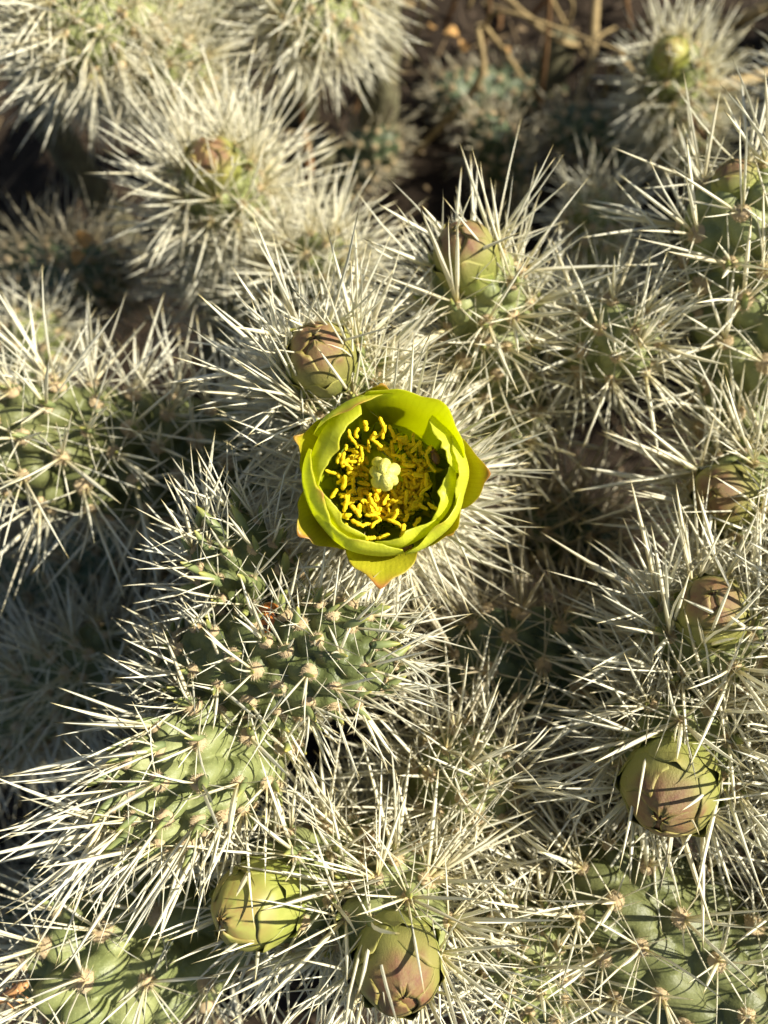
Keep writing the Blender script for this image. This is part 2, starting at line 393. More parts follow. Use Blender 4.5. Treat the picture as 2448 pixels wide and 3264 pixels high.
# ------------------------------------------------------------------ cactus branches
CAMP = CO
def branch(label, ctrl, r0, r1, tip='shoot', cell=.0062, spl=.015, nsp=14, alpha=25, leaf=0., leaf_len=.0045, seed=0, single=0,
           old_dim=False, bud=None, hi=1.0, group=None, sw=1.0, wool=1.0, cone=1.0, dome=1.25, twist=0.0, bud_kind=0, bump=.34, tipdense=.6, stalk=True, skin=None, young=False):
    """one cactus branch: stem with spiralling tubercles, a woolly areole with spines on each, and what it carries at the tip"""
    g = np.random.default_rng(1000 + seed)
    pts = [P(*c) for c in ctrl]
    c = smooth_path(pts, 60)
    seg = np.linalg.norm(np.diff(c, axis=0), axis=1); sx = np.concatenate([[0], np.cumsum(seg)]); L = sx[-1]
    xs = np.linspace(0, L, 240)
    C = np.stack([np.interp(xs, sx, c[:, k]) for k in range(3)], 1)
    for _ in range(3): C[1:-1] = (C[:-2] + 2 * C[1:-1] + C[2:]) / 4
    T = nrm(np.gradient(C, axis=0)); N = np.zeros_like(C); x, _, _ = frame_z(T[0])
    for i in range(len(C)):
        x = nrm(x - T[i] * x.dot(T[i])); N[i] = x
    B = np.cross(T, N)
    D = min(dome * r1, .45 * L)
    rad = (r0 + (r1 - r0) * xs / L) * (1 + .06 * np.sin(xs / L * 3.1)) * np.clip(.78 + .22 * xs / (.12 * L), 0, 1)
    q = np.clip((xs - (L - D)) / D, 0, 1); rad = rad * np.sqrt(np.maximum(1 - q * q, 1e-5))
    dx = np.diff(xs); m = np.concatenate([[0], np.cumsum(np.hypot(dx, np.diff(rad)))]); ML = m[-1]
    drm = np.gradient(rad, m + np.arange(len(m)) * 1e-12); dxm = np.sqrt(np.maximum(1 - np.clip(drm, -1, 1) ** 2, 0))
    drm = np.clip(drm, -1, 1)
    def at(mm, th):
        f = lambda a: np.interp(mm, m, a)
        vec = lambda a: np.stack([np.interp(mm, m, a[:, k]) for k in range(3)], -1)
        r = f(rad); c_, t_, n_, b_ = vec(C), vec(T), vec(N), vec(B)
        e = np.cos(th)[..., None] * n_ + np.sin(th)[..., None] * b_
        a, b = f(dxm)[..., None], f(drm)[..., None]
        return c_ + e * r[..., None], nrm(e * a - t_ * b), nrm(e * b + t_ * a), r
    # places of the tubercles
    mi = []; mm = cell * g.uniform(.2, .6)
    while mm < ML - .0004:
        k = np.clip((ML - mm) / (3.2 * r1), 0, 1); a = cell * (tipdense + (1 - tipdense) * k)
        r = max(np.interp(mm, m, rad), .0012)
        mi.append((mm, a)); mm += a * a / (2 * math.pi * r) * 1.05
    mi = np.array(mi); ti = (np.arange(len(mi)) * 2.39996 + g.uniform(0, 6.28)) + g.normal(0, .06, len(mi))
    # stem surface
    res = .00052 / hi
    nm = int(np.clip(ML / res, 30, 300)); nt = int(np.clip(2 * math.pi * max(r0, r1) / res, 28, 230))
    gm, gt = np.meshgrid(np.linspace(0, ML, nm), np.arange(nt) / nt * 2 * math.pi, indexing='ij')
    S, Nn, Tt, R = at(gm, gt)
    H = np.zeros_like(gm)
    for (a_m, a_c), a_t in zip(mi, ti):
        i0, i1 = np.searchsorted(gm[:, 0], (a_m - 1.7 * a_c, a_m + .8 * a_c))
        if i1 <= i0: continue
        du = (gm[i0:i1] - a_m) / a_c + .16
        dv = (np.mod(gt[i0:i1] - a_t + math.pi, 2 * math.pi) - math.pi) * R[i0:i1] / a_c
        w = np.where(du < 0, (du / .88) ** 2, (du / .42) ** 2) + (dv / .485) ** 2
        H[i0:i1] = np.maximum(H[i0:i1], np.clip(1 - w, 0, 1) ** .48 * a_c * bump * 1.45)
    H *= np.clip(R / (.25 * r1), 0, 1)
    Hs = (3 * H + .5 * (np.roll(H, 1, 1) + np.roll(H, -1, 1))) / 4
    V = (S + Nn * Hs[..., None]).reshape(-1, 3)
    base = C[0].copy()
    root = bpy.data.objects.new('cactus_branch', None); COL.objects.link(root); root.location = tuple(base); root.empty_display_size = .01
    tag(root, label, 'cactus branch', group)
    sm = skin or (M_STEM_OLD_SHADED if old_dim else M_STEM)  # old branches and those in deep shade get the darkened skin
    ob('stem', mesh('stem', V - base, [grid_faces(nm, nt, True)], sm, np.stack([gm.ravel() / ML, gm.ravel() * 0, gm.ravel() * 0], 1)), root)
    if stalk:
        t0 = T[0]; h = base[2]
        p1 = base + t0 * .004; p2 = base - t0 * min(.03, h * .4); p2[2] = max(p2[2], .02)
        p3 = p2 * [.93, .96, 0] + np.array([.0, .0, h * .35]); p4 = p3 * [.96, 1, 0] + np.array([0, .002, -.006])
        V, F, cap = tube([p1, p2, p3, p4], [r0 * .82, r0 * .78, r0 * .85, r0 * 1.0], 14, 36, .05, g)
        ob('stalk', mesh('stalk', V - base, [F, cap], M_STALK), root)
    # areoles
    A_o, A_n, A_t, A_r = at(mi[:, 0], ti)
    keep = np.ones(len(mi), bool)
    if tip in ('bud', 'flower'): keep = A_r > .62 * r1 * (1 if tip == 'bud' else .9)
    keep |= mi[:, 0] < ML * .5
    hA = np.minimum(mi[:, 1] * bump * 1.34, A_r * .6)
    A_o = A_o + A_n * hA[:, None]
    fac = (1 - np.clip((ML - mi[:, 0]) / (2.5 * r1), 0, 1))
    al = np.radians(alpha + (26 if bud else 14) * fac)[:, None]
    A_z = nrm(A_n * np.cos(al) + A_t * np.sin(al))
    O, Dr, Ln, Wd, Rn, Ai = [], [], [], [], [], []
    ws = .00145 * wool * (cell / .0062)
    for i in np.nonzero(keep)[0]:
        k = max(5, int(nsp * .92 * g.uniform(.75, 1.25)))
        x, y, z = frame_z(A_z[i], g.uniform(0, 6.28))
        nc = max(3, int(k * .42))
        cent = np.arange(k) < nc
        po = np.where(cent, g.uniform(5, 44, k), g.uniform(42, 82, k)) * cone
        az = np.where(cent, g.uniform(0, 6.28, k), np.arange(k) * 2.39996 + g.normal(0, .25, k)); po = np.radians(po)
        d = np.cos(po)[:, None] * z + np.sin(po)[:, None] * (np.cos(az)[:, None] * x + np.sin(az)[:, None] * y)
        ln = np.where(cent, g.uniform(.78, 1.38, k), g.uniform(.38, .88, k)) * spl * (.85 + .15 * fac[i])
        O.append(A_o[i] + z * ws * .25 + (np.cos(az)[:, None] * x + np.sin(az)[:, None] * y) * ws * .35 * g.uniform(.2, 1, k)[:, None])
        Dr.append(d); Ln.append(ln)
        Wd.append(np.where(cent, g.uniform(.00028, .00048, k), g.uniform(.00015, .00027, k)) * sw * .88 * (.6 + .4 * ln / spl)); Rn.append(np.clip(g.beta(1.4, 2.2, k) + (.12 if old_dim else 0), 0, 1))
        Ai.append(np.full(k, i))
    O, Dr, Ln, Wd, Rn, Ai = (np.concatenate(a) for a in (O, Dr, Ln, Wd, Rn, Ai))
    if tip == 'flower':                                     # no spine grows up through the cup
        ft = C[-1] + nrm(CAMP - C[-1]) * 0; fa = nrm(CAMP - C[-1]); ok = np.ones(len(O), bool)
        for f_ in (.5, .75, 1.0):
            q_ = O + Dr * Ln[:, None] * f_ - ft; ax = q_ @ fa; rd = np.linalg.norm(q_ - ax[:, None] * fa, axis=1)
            ok &= ~((ax > -.004) & (rd < .0095 + .35 * np.clip(ax + .004, 0, .012)))
        O, Dr, Ln, Wd, Rn, Ai = (a[ok] for a in (O, Dr, Ln, Wd, Rn, Ai))
    X = nrm(np.cross(Dr, g.normal(0, 1, Dr.shape)))
    var = g.integers(0, 4, len(O))
    tox = nrm(CAMP - A_o); vis = (A_n * tox).sum(1) > -.15
    px, py, pd = proj(A_o); vis &= (px > -60) & (px < 1720) & (py > -60) & (py < 2270) & keep
    ex, ey, _ = proj(O + Dr * Ln[:, None]); bx, by, _ = proj(O)
    size = np.hypot(ex - bx, ey - by) * vis[Ai] * ((ex > 0) & (ex < 1659) & (ey > 0) & (ey < 2212))
    alone = np.zeros(len(O), bool); order = np.argsort(-size)[:single]; alone[order[size[order] > 40]] = True
    key = 'grey' if old_dim else 'ivory'
    AO = {}
    cap_n = np.nonzero(vis)[0]
    if len(cap_n) > 290: cap_n = cap_n[:290]
    visset = set(cap_n.tolist())
    Vw, Fq, Ft, Aw, nv = [], [], [], [], 0
    for i in np.nonzero(keep)[0]:
        z = nrm(A_n[i] * .8 + A_z[i] * .4); x, y, z = frame_z(z, g.uniform(0, 6.28)); w = WOOL_LIGHT[i % 5]; s_ = ws * g.uniform(.8, 1.2) * (1 - .35 * fac[i])
        if i in visset:
            Mx = m4(x * s_, y * s_, z * s_ * .9, A_o[i] - z * s_ * .12 - base)
            AO[i] = (ob('areole', WOOL_ME[i % 5], root, Mx), Mx)
        else:
            Vw.append(A_o[i] - z * s_ * .12 + s_ * (w[0][:, :1] * x + w[0][:, 1:2] * y + w[0][:, 2:] * z)); Fq.append(w[1] + nv); Ft.append(w[2] + nv); Aw.append(w[3]); nv += len(w[0])
    for i in np.nonzero(alone)[0]:
        ao, Mx = AO.get(Ai[i], (None, None))
        if ao is None: alone[i] = False; continue
        w = Wd[i]; Y = np.cross(Dr[i], X[i])
        Ms = m4(X[i] * w, Y * w, Dr[i] * Ln[i], O[i] - base)
        o = ob('spine', SPINE_ME[key][var[i] * 4 + int(min(3, Rn[i] * 4))], ao); o.matrix_basis = Mx.inverted() @ Ms
    nw = sum(len(f) for f in Fq) + sum(len(f) for f in Ft)
    Fs, Fst = [], []; Vs, As = [], []
    TP = TEMPL_LIGHT if hi < .75 else TEMPL
    for k in range(4):
        sel = np.nonzero((var == k) & ~alone)[0]
        if not len(sel): continue
        vv = spine_verts(TP[k], O[sel], Dr[sel], Ln[sel], Wd[sel], X[sel]); nn = vv.shape[1]
        off = nv + np.arange(len(sel)) * nn
        Fs.append((TP[k][1][None] + off[:, None, None]).reshape(-1, 4)); Fst.append((TP[k][2][None] + off[:, None, None]).reshape(-1, 3))
        Vs.append(vv.reshape(-1, 3)); nv += vv.shape[0] * nn
        tt = TP[k][3]
        As.append(np.stack([np.tile(tt, len(sel)), np.repeat(Rn[sel], nn), np.zeros(len(sel) * nn)], 1))
    quads = Fq + Fs; tris = Ft + Fst
    mi_q = np.concatenate([np.ones(sum(len(f) for f in Fq)), np.zeros(sum(len(f) for f in Fs))])
    mi_t = np.concatenate([np.ones(sum(len(f) for f in Ft)), np.zeros(sum(len(f) for f in Fst))])
    me = mesh('fine_spines', np.vstack(Vw + Vs) - base, [np.vstack(quads), np.vstack(tris)], [M_SPINE_OLD_SHADED if old_dim else M_SPINE, M_WOOL],
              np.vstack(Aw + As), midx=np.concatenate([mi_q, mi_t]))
    tag(ob('fine_spines', me, root), kind='stuff')
    # small fleshy leaves
    if leaf:
        for i in cap_n:
            if g.random() > leaf * (.45 + .65 * fac[i] + .3): continue
            o_ = A_o[i] - A_t[i] * ws * .75 + A_n[i] * ws * .05
            d = nrm(A_n[i] * .75 + A_t[i] * .75 + g.normal(0, .14, 3)); x, y, z = frame_z(d, g.uniform(0, 6.28)); l = leaf_len * g.uniform(.7, 1.2)
            xx = nrm(A_t[i] - d * d.dot(A_t[i])); yy = np.cross(d, xx); lw = l * g.uniform(.95, 1.2)
            ob('leaf', LEAF_ME[int(g.integers(0, 3))], root, m4(xx * lw, yy * lw, d * l, o_ - base))
    # flower bud
    if bud:
        Rb, Lb = bud; core, scales = BUDS[seed % 4]
        x, y, z = frame_z(nrm(C[-1] - C[-14]), twist); o_ = C[-1] - z * (.55 * Rb)
        Mb = m4(x * Rb, y * Rb, z * Lb, o_ - base)
        bo = ob('flower_bud', core, root, Mb)
        if young: bo.material_slots[0].link = 'OBJECT'; bo.material_slots[0].material = M_BUD_YOUNG
        bo['label'] = 'yellowish green flower bud' if young else 'plump olive green flower bud with reddish brown tip'
        for me, ang in scales:
            bs = ob('bud_scale', me, bo); bs.matrix_basis = Matrix.Rotation(ang, 4, 'Z')
            if young: bs.material_slots[0].link = 'OBJECT'; bs.material_slots[0].material = M_BUD_YOUNG
    return dict(root=root, base=base, tip=C[-1], dir=T[-1], C=C, T=T, at=at, ML=ML, rad=rad)

GA = 'budding branches in the sharp zone'
#BRANCHES
fl = branch('cactus branch crowned by the one open yellow-green flower', [(800, 1260, .215), (822, 1110, .178), (834, 1040, .149)], .0072, .0078,
            tip='flower', spl=.0185, nsp=20, alpha=18, seed=1, single=190, cone=1.05, cell=.0056, dome=.8)
branch('upright branch with a rose-tipped bud just behind the open flower', [(748, 945, .185), (722, 862, .163), (700, 795, .149)], .0062, .0066,
       tip='bud', bud=(.0057, .0150), spl=.018, nsp=19, alpha=22, seed=2, single=190, leaf=.6, cell=.0052, dome=.8, twist=.6)
branch('tall pale branch carrying a red-tipped bud above a bare-looking green stem', [(1110, 960, .205), (1058, 725, .178), (1014, 580, .160)], .0072, .0064,
       tip='bud', bud=(.0056, .0140), spl=.0175, nsp=13, alpha=26, seed=3, single=120, leaf=.5, twist=1.9, bud_kind=1, dome=.8)
branch('budless side shoot ending in a starburst of ivory spines', [(1170, 735, .200), (1290, 738, .178), (1378, 738, .163)], .0054, .0052,
       spl=.0145, nsp=15, seed=4, single=40, hi=.7)
branch('thick upright branch with a brown-capped bud and widely spaced spine stars', [(1660, 1020, .178), (1625, 620, .170), (1590, 405, .158)], .0092, .0080,
       tip='bud', bud=(.0038, .0075), spl=.018, nsp=13, alpha=30, seed=5, single=110, cell=.0078, leaf=.3, twist=.2, dome=.8)
branch('distant branch with a pale yellow bud among dry curved stems', [(1490, 340, .31), (1460, 190, .272), (1450, 130, .256)], .0070, .0068,
       tip='bud', bud=(.0050, .0120), young=True, spl=.017, nsp=15, seed=6, hi=.5, twist=1.0, dome=.8)
branch('broad blurred branch end with crowded green tips and long drooping spines', [(330, -10, .25), (215, 40, .228), (105, 62, .212)], .0100, .0098,
       spl=.021, nsp=18, seed=7, hi=.5, leaf=.5, cell=.0068)
branch('blurred spiny joint between the crowded green tip and the blurred bud', [(150, 150, .275), (300, 130, .250), (420, 180, .230)], .0074, .0072,
       spl=.0175, nsp=15, seed=8, hi=.5)
branch('blurred branch topped by a round olive bud in a halo of spines', [(530, 690, .262), (500, 475, .232), (464, 368, .208)], .0085, .0076,
       tip='bud', bud=(.0060, .0135), spl=.0215, nsp=20, alpha=20, seed=9, hi=.6, leaf=.5, twist=2.5, bud_kind=1, dome=.8)
branch('pale spiny joint lying low behind the rose-tipped bud', [(560, 700, .245), (650, 605, .225), (735, 560, .208)], .0070, .0066,
       spl=.018, nsp=17, seed=10, hi=.5)
branch('drooping blurred branch end beside the dark gap of bare soil', [(770, -110, .27), (705, -20, .246), (662, 70, .232)], .0092, .0088,
       spl=.0185, nsp=12, seed=11, hi=.5, leaf=.3)
branch('deep blurred green joint between two spiny branch ends', [(520, -120, .30), (455, -20, .282), (428, 60, .268)], .0080, .0078,
       spl=.016, nsp=13, seed=12, hi=.5)
branch('dark shaded stem with rows of brown areoles and a sunlit yellow end', [(620, 1020, .212), (300, 985, .194), (-5, 940, .166)], .0108, .0094,
       spl=.0205, nsp=11, alpha=6, seed=13, single=150, cell=.0080, leaf=.25, sw=1.1, wool=.9, skin=M_STEM_SHADED)
branch('low blurred branch of white spines behind the dark shaded stem', [(20, 860, .270), (70, 750, .246), (88, 690, .236)], .0060, .0056,
       spl=.0145, nsp=11, seed=14, hi=.5)
branch('sunken blurred joint holding two scraps of orange dry leaf', [(40, 560, .290), (150, 600, .272), (260, 590, .262)], .0080, .0074,
       spl=.018, nsp=13, seed=15, hi=.5, old_dim=True)
branch('small leafy shoot above the ladybird', [(600, 1335, .166), (545, 1255, .151), (468, 1140, .143)], .0054, .0058, skin=M_SHOOT_SHADED,
       spl=.0120, nsp=7, alpha=38, seed=16, single=110, leaf=1.8, leaf_len=.0050, cell=.0045, sw=.75, wool=1.0)
branch('leafy crested shoot lying under the open flower, tufted with tiny leaves', [(400, 1480, .164), (500, 1435, .148), (640, 1428, .142), (835, 1398, .137)], .0066, .0066, skin=M_SHOOT_SHADED,
       spl=.0110, nsp=6, alpha=26, seed=17, single=200, leaf=2.2, leaf_len=.0039, cell=.0043, sw=.75, tipdense=.72, wool=1.15)
branch('plump pale green joint with overlapping tubercles and swept ivory spines', [(560, 1580, .156), (450, 1640, .142), (262, 1782, .133)], .0068, .0058,
       spl=.0165, nsp=7, alpha=42, seed=18, single=230, leaf=1.4, leaf_len=.0048, cell=.0047, hi=1.7, dome=1.6, cone=.85, bump=.50, wool=1.3)
branch('fat green joint with tan woolly areoles beside the small brown insect', [(520, 1900, .180), (330, 2030, .163), (95, 2170, .150)], .0094, .0092,
       spl=.0175, nsp=13, alpha=14, seed=19, single=130, cell=.0086, wool=.95, bump=.46, leaf=.2)
branch('branch with a striped olive bud turned sideways', [(835, 1880, .168), (695, 1893, .152), (582, 1940, .140)], .0068, .0066,
       tip='bud', young=True, bud=(.0064, .0150), spl=.0160, nsp=13, alpha=18, seed=20, single=150, leaf=.5, twist=.9, bud_kind=1, dome=.8)
branch('branch with a bulging bud beside the striped sideways bud', [(850, 1850, .166), (842, 1955, .148), (855, 2050, .134)], .0066, .0066,
       tip='bud', bud=(.0062, .0165), spl=.0190, nsp=17, alpha=14, seed=21, single=190, leaf=.6, twist=2.2, dome=.8)
branch('branch with the largest olive bud, its tip wine red', [(1530, 1460, .172), (1480, 1585, .154), (1455, 1668, .143)], .0072, .0074,
       tip='bud', bud=(.0072, .0175), spl=.0190, nsp=19, alpha=16, seed=22, single=220, leaf=.6, twist=.3, dome=.8)
branch('branch with a dusky pink bud standing over the largest bud', [(1530, 1500, .172), (1532, 1415, .156), (1536, 1335, .143)], .0064, .0066,
       tip='bud', bud=(.0056, .0120), spl=.0190, nsp=19, alpha=20, seed=23, single=190, leaf=.7, twist=1.5, bud_kind=1, dome=.8)
branch('branch with a shaded bud striped by spine shadows beneath a white spine fan', [(1740, 1100, .190), (1650, 1085, .172), (1578, 1072, .158)], .0070, .0068,
       tip='bud', bud=(.0056, .0120), spl=.0190, nsp=20, alpha=16, seed=24, single=110, leaf=.4, twist=.1, dome=.8)
branch('long shaded stem lying crosswise beneath the dusky pink bud', [(1640, 1490, .190), (1300, 1455, .180), (950, 1430, .172)], .0092, .0086,
       spl=.0185, nsp=13, alpha=14, seed=25, single=110, cell=.0074, old_dim=True)
branch('massive shade-toned green stem with spread spine stars beneath the largest bud', [(1800, 2230, .168), (1480, 2040, .158), (1195, 1890, .156)], .0128, .0112,
       spl=.0175, nsp=12, alpha=8, seed=26, single=150, cell=.0088, wool=.78, bump=.22, skin=M_STEM_SHADED)
branch('pale tubercled stem from which the two lowest buds branch', [(1190, 1790, .192), (960, 1830, .178), (730, 1885, .170)], .0084, .0080,
       spl=.0180, nsp=14, alpha=16, seed=27, single=60, cell=.0070)
branch('yellow-green young tip crowded with leaves beside the bulging bud', [(1250, 2170, .176), (1150, 2080, .156), (1085, 2020, .147)], .0068, .0068,
       spl=.0130, nsp=10, alpha=30, seed=28, single=70, leaf=1.0, leaf_len=.0036, cell=.0050)
branch('tiny distant spine star deep in the shade', [(1310, 620, .310), (1285, 490, .276), (1276, 432, .262)], .0058, .0056,
       spl=.0150, nsp=12, seed=29, hi=.4)
branch('dim distant shoot at the edge of the dark gap', [(1100, 380, .33), (1065, 310, .302), (1050, 275, .290)], .0058, .0056,
       spl=.0110, nsp=9, seed=30, hi=.4, old_dim=True)
branch('dark green joint sunk deep among the dry stems', [(1200, 190, .415), (1060, 200, .395), (940, 210, .385)], .0085, .0080,
       spl=.0090, nsp=5, seed=31, hi=.4, old_dim=True)
branch('shaded spine star in the hollow beside the open flower', [(1290, 1230, .225), (1220, 1150, .206), (1185, 1110, .196)], .0072, .0066,
       spl=.0175, nsp=14, seed=32, hi=.6, old_dim=True)
branch('pale blurred joint in the gap below the open flower', [(930, 1830, .195), (985, 1720, .168), (1025, 1645, .151)], .0072, .0070,
       spl=.0165, nsp=15, seed=33, hi=.6, single=30)
branch('dim grey-spined stem low in the shadow of the leafy shoot', [(-40, 1580, .245), (130, 1480, .220), (290, 1410, .202)], .0088, .0080,
       spl=.0205, nsp=13, seed=34, hi=.6, skin=M_STEM_SHADED)
branch('shaded joint under the plump pale green joint', [(60, 1980, .225), (240, 1900, .206), (420, 1830, .196)], .0084, .0078,
       spl=.0185, nsp=12, seed=35, hi=.5, old_dim=True)
branch('off-frame shade branch leaning over the massive dark stem', [(1900, 2120, .190), (1830, 1990, .165), (1765, 1900, .148)], .0074, .0070, spl=.0185, nsp=18, seed=40, hi=.6)  # this and the next three: mostly out of view, added to cast shade
branch('off-frame shade branch beside the largest bud', [(1920, 1760, .190), (1850, 1680, .160), (1800, 1620, .140)], .0074, .0070, spl=.0185, nsp=18, seed=41, hi=.6)
branch('off-frame shade branch beside the dusky pink bud', [(1900, 1420, .190), (1840, 1350, .160), (1800, 1290, .142)], .0074, .0070, spl=.0185, nsp=18, seed=42, hi=.6)
branch('off-frame shade branch behind the thick upright branch', [(1860, 420, .270), (1830, 280, .235), (1800, 200, .215)], .0084, .0080, spl=.0205, nsp=18, seed=44, hi=.6)
for k, (x, y, d) in enumerate(((1900, 330, .30), (2060, 230, .30), (2000, 60, .30), (2180, 90, .30), (1960, -120, .32), (2240, 300, .27), (2160, -80, .29), (2330, 140, .26), (2080, 460, .25))):  # thicket out of view, added so its shadow falls on the soil
    branch('tall spiny branch of the unseen thicket added to shade the soil', [(x + 60, y + 190, d + .10), (x + 15, y + 80, d + .04), (x, y, d), (x - 10, y - 60, d - .03)], .0135, .0115,
           spl=.021, nsp=17, seed=60 + k, hi=.35, cell=.008, group='unseen shade thicket')
branch('dim grey-spined joint sprawling beside the reddish twig', [(700, 420, .40), (790, 330, .372), (850, 290, .36)], .0080, .0074, spl=.010, nsp=6, seed=80, hi=.4, old_dim=True)
branch('dim green joint lying under the tan dangling twig', [(1420, 330, .395), (1300, 290, .372), (1190, 270, .362)], .0082, .0076, spl=.010, nsp=6, seed=81, hi=.4, old_dim=True)
branch('grey-spined stem sunk in shade beneath the dark shaded stem', [(-60, 1290, .262), (140, 1240, .238), (340, 1190, .222)], .0090, .0082, spl=.020, nsp=13, seed=82, hi=.5, old_dim=True)
#END

# ------------------------------------------------------------------ the open flower
FC = P(831, 1028, .1275)                                    # middle of the rim
FZ = nrm(CAMP - FC); FX = nrm(CR[:, 0] - FZ * CR[:, 0].dot(FZ)); FY = np.cross(FZ, FX)
froot = fl['root']; fbase = fl['base']
mm = .00095
def Fp(q):
    q = np.asarray(q); return FC + (q[..., :1] * FX + q[..., 1:2] * FY + q[..., 2:] * FZ) * mm - fbase
FO = np.array([0, 0, -20.])
v = np.linspace(0, 1, 16); th = np.arange(36) / 36 * 2 * math.pi
pr = np.interp(v, [0, .35, .7, 1], [4.6, 6.0, 7.6, 8.8]); ph = np.interp(v, [0, .35, .7, 1], [-26, -21, -17.5, -14.5])
Vv = np.stack([pr[:, None] * np.cos(th), pr[:, None] * np.sin(th), np.repeat(ph[:, None], 36, 1)], -1).reshape(-1, 3)
pi_ = np.linspace(1, 0, 8); inn = np.stack([(pi_[:, None] * 8.0) * np.cos(th), (pi_[:, None] * 8.0) * np.sin(th), np.repeat((-19.5 + 4.8 * pi_ ** 2)[:, None], 36, 1)], -1).reshape(-1, 3)
Vc = np.vstack([Vv, inn]); Fq = grid_faces(16 + 8, 36, True)
at_ = np.stack([np.concatenate([np.full(len(Vv), .5), np.full(len(inn), .1)]), np.zeros(len(Vc)), np.zeros(len(Vc))], 1)
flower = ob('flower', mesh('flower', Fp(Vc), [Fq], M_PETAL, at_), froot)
flower['label'] = 'open cup-shaped yellow-green flower with yellow stamens and cream stigma'
def petal(name, phi, half, prof, seed, mat, thick=.16, tip=.05, shape=2.4, skew=0., wav=.35, droop=.16, red=.5, redw=.22):
    g = np.random.default_rng(500 + seed); nu, nv = 37, 31
    u = np.linspace(-1, 1, nu)[:, None]; s_ = np.linspace(0, 1, nv)[None, :]
    f1, f2, p1, p2 = g.uniform(3, 5), g.uniform(7, 11), g.uniform(0, 6), g.uniform(0, 6)
    top = 1 - droop * np.abs(u) ** shape + tip * np.exp(-(u / .13) ** 2) + .016 * np.sin(f2 * u + p2) + .004 * np.sin(19 * u + p1) + .002 * g.normal(0, 1, (nu, 1))
    vv = s_ * top
    pv, prr, phh = zip(*prof)
    r = np.interp(vv, pv, prr); h = np.interp(vv, pv, phh)
    w = np.interp(vv, [0, .25, .55, .8, 1.0, 1.1], [.45, .75, 1, 1.0, .90, .8])
    az = np.radians(phi) + np.radians(half) * u * w
    r = r + skew * u * vv + wav * np.sin(f1 * u + p1) * vv ** 3 + .18 * np.sin(f2 * u + p2) * vv ** 5 - .5 * (np.abs(u) ** 2) * vv
    h = h + .35 * np.sin(f1 * u + p2) * vv ** 4
    Pg = np.stack([r * np.cos(az), r * np.sin(az), h + 0 * u], -1)
    for _ in range(2):
        Pg[:, 1:-1] = (Pg[:, :-2] + 2 * Pg[:, 1:-1] + Pg[:, 2:]) / 4
    e = np.clip(red * (np.exp(-((1 - s_) / .09) ** 2) * np.exp(-(u / redw) ** 2) + .35 * np.exp(-((1 - s_) / .03) ** 2) + .3 * np.exp(-((1 - np.abs(u)) / .05) ** 2) * s_ ** 3), 0, 1)
    A = np.stack([vv, (u + 1) / 2 + 0 * vv, e], -1)
    V, F, A = sheet(Pg[:, ::-1], thick * (1 - .45 * s_[:, ::-1] ** 3) * (1 - .3 * np.abs(u) ** 3), A[:, ::-1])
    return ob(name, mesh(name, Fp(V), [F], mat, A), flower)
def cup(rt, ht=1.0, rm=12.2, extra=0.):
    return [(0, 6.2, -20), (.2, 8.6 + extra, -15.5), (.45, 10.9 + extra, -9), (.68, rm + extra, -3.6), (.84, (rm * .55 + rt * .45) + extra, -.6), (1.0, rt, ht), (1.12, rt - .35 * (rm - rt), ht + .2)]
petal('petal', 58, 47, [(0, 6.2, -20), (.2, 8.6, -15.5), (.5, 11.2, -8), (.75, 12.6, -2.5), (1, 13.4, 1.6), (1.12, 13.5, 2.4)], 1, M_PETAL, tip=.035, droop=.10, shape=4, red=.25)
petal('petal', 116, 34, cup(11.6, 1.2, 12.6, .5), 2, M_PETAL, red=1.0, redw=.35, droop=.22)
petal('petal', 150, 41, cup(8.7, .7, 12.2), 3, M_PETAL, droop=.14, red=.2)
petal('petal', 196, 36, cup(10.2, .8, 12.5, .5), 4, M_PETAL, red=.9, droop=.18)
petal('petal', 221, 33, cup(9.1, -.3, 11.6, -.2), 5, M_PETAL, red=.1)
petal('petal', 247, 37, cup(10.4, .6, 12.5, .4), 6, M_PETAL, red=.25)
petal('petal', 291, 30, cup(9.4, .2, 11.8, -.2), 7, M_PETAL, red=.1)
petal('petal', 318, 33, cup(11.2, .8, 12.5, .5), 8, M_PETAL, red=.4)
petal('petal', 343, 27, cup(9.0, .0, 11.6, -.2), 9, M_PETAL, red=.1)
petal('petal', 4, 27, cup(10.9, .9, 12.6, .5), 10, M_PETAL, red=.5)
petal('petal', 27, 25, cup(9.8, .6, 12.3, .1), 11, M_PETAL, red=.2, tip=.08)
def lobe(rt, ht, rm=12.6): return [(0, 6.8, -21), (.2, 9.3, -16), (.45, 11.6, -10.5), (.7, rm + .8, -6), (1.0, rt, ht), (1.12, rt + 1.2, ht + .3)]
petal('outer_petal', 1, 29, lobe(15.6, -2.6), 21, M_SEPAL, tip=.05, droop=.36, shape=1.9, red=.9)
petal('outer_petal', 267, 30, lobe(16.6, -2.4), 22, M_SEPAL, tip=.06, droop=.38, shape=1.8, red=.9)
petal('outer_petal', 216, 27, lobe(15.4, -2.8), 23, M_SEPAL, tip=.06, droop=.30, shape=1.8, red=.8)
petal('outer_petal', 157, 25, lobe(13.9, -2.6), 24, M_SEPAL, tip=.06, droop=.30, shape=1.8, red=.6)
petal('outer_petal', 90, 28, lobe(13.4, -3.0), 25, M_SEPAL, tip=.05, droop=.32, shape=1.8, red=.6)
petal('outer_petal', 318, 24, lobe(13.6, -4.0), 26, M_SEPAL, tip=.05, droop=.32, shape=1.8, red=.6)

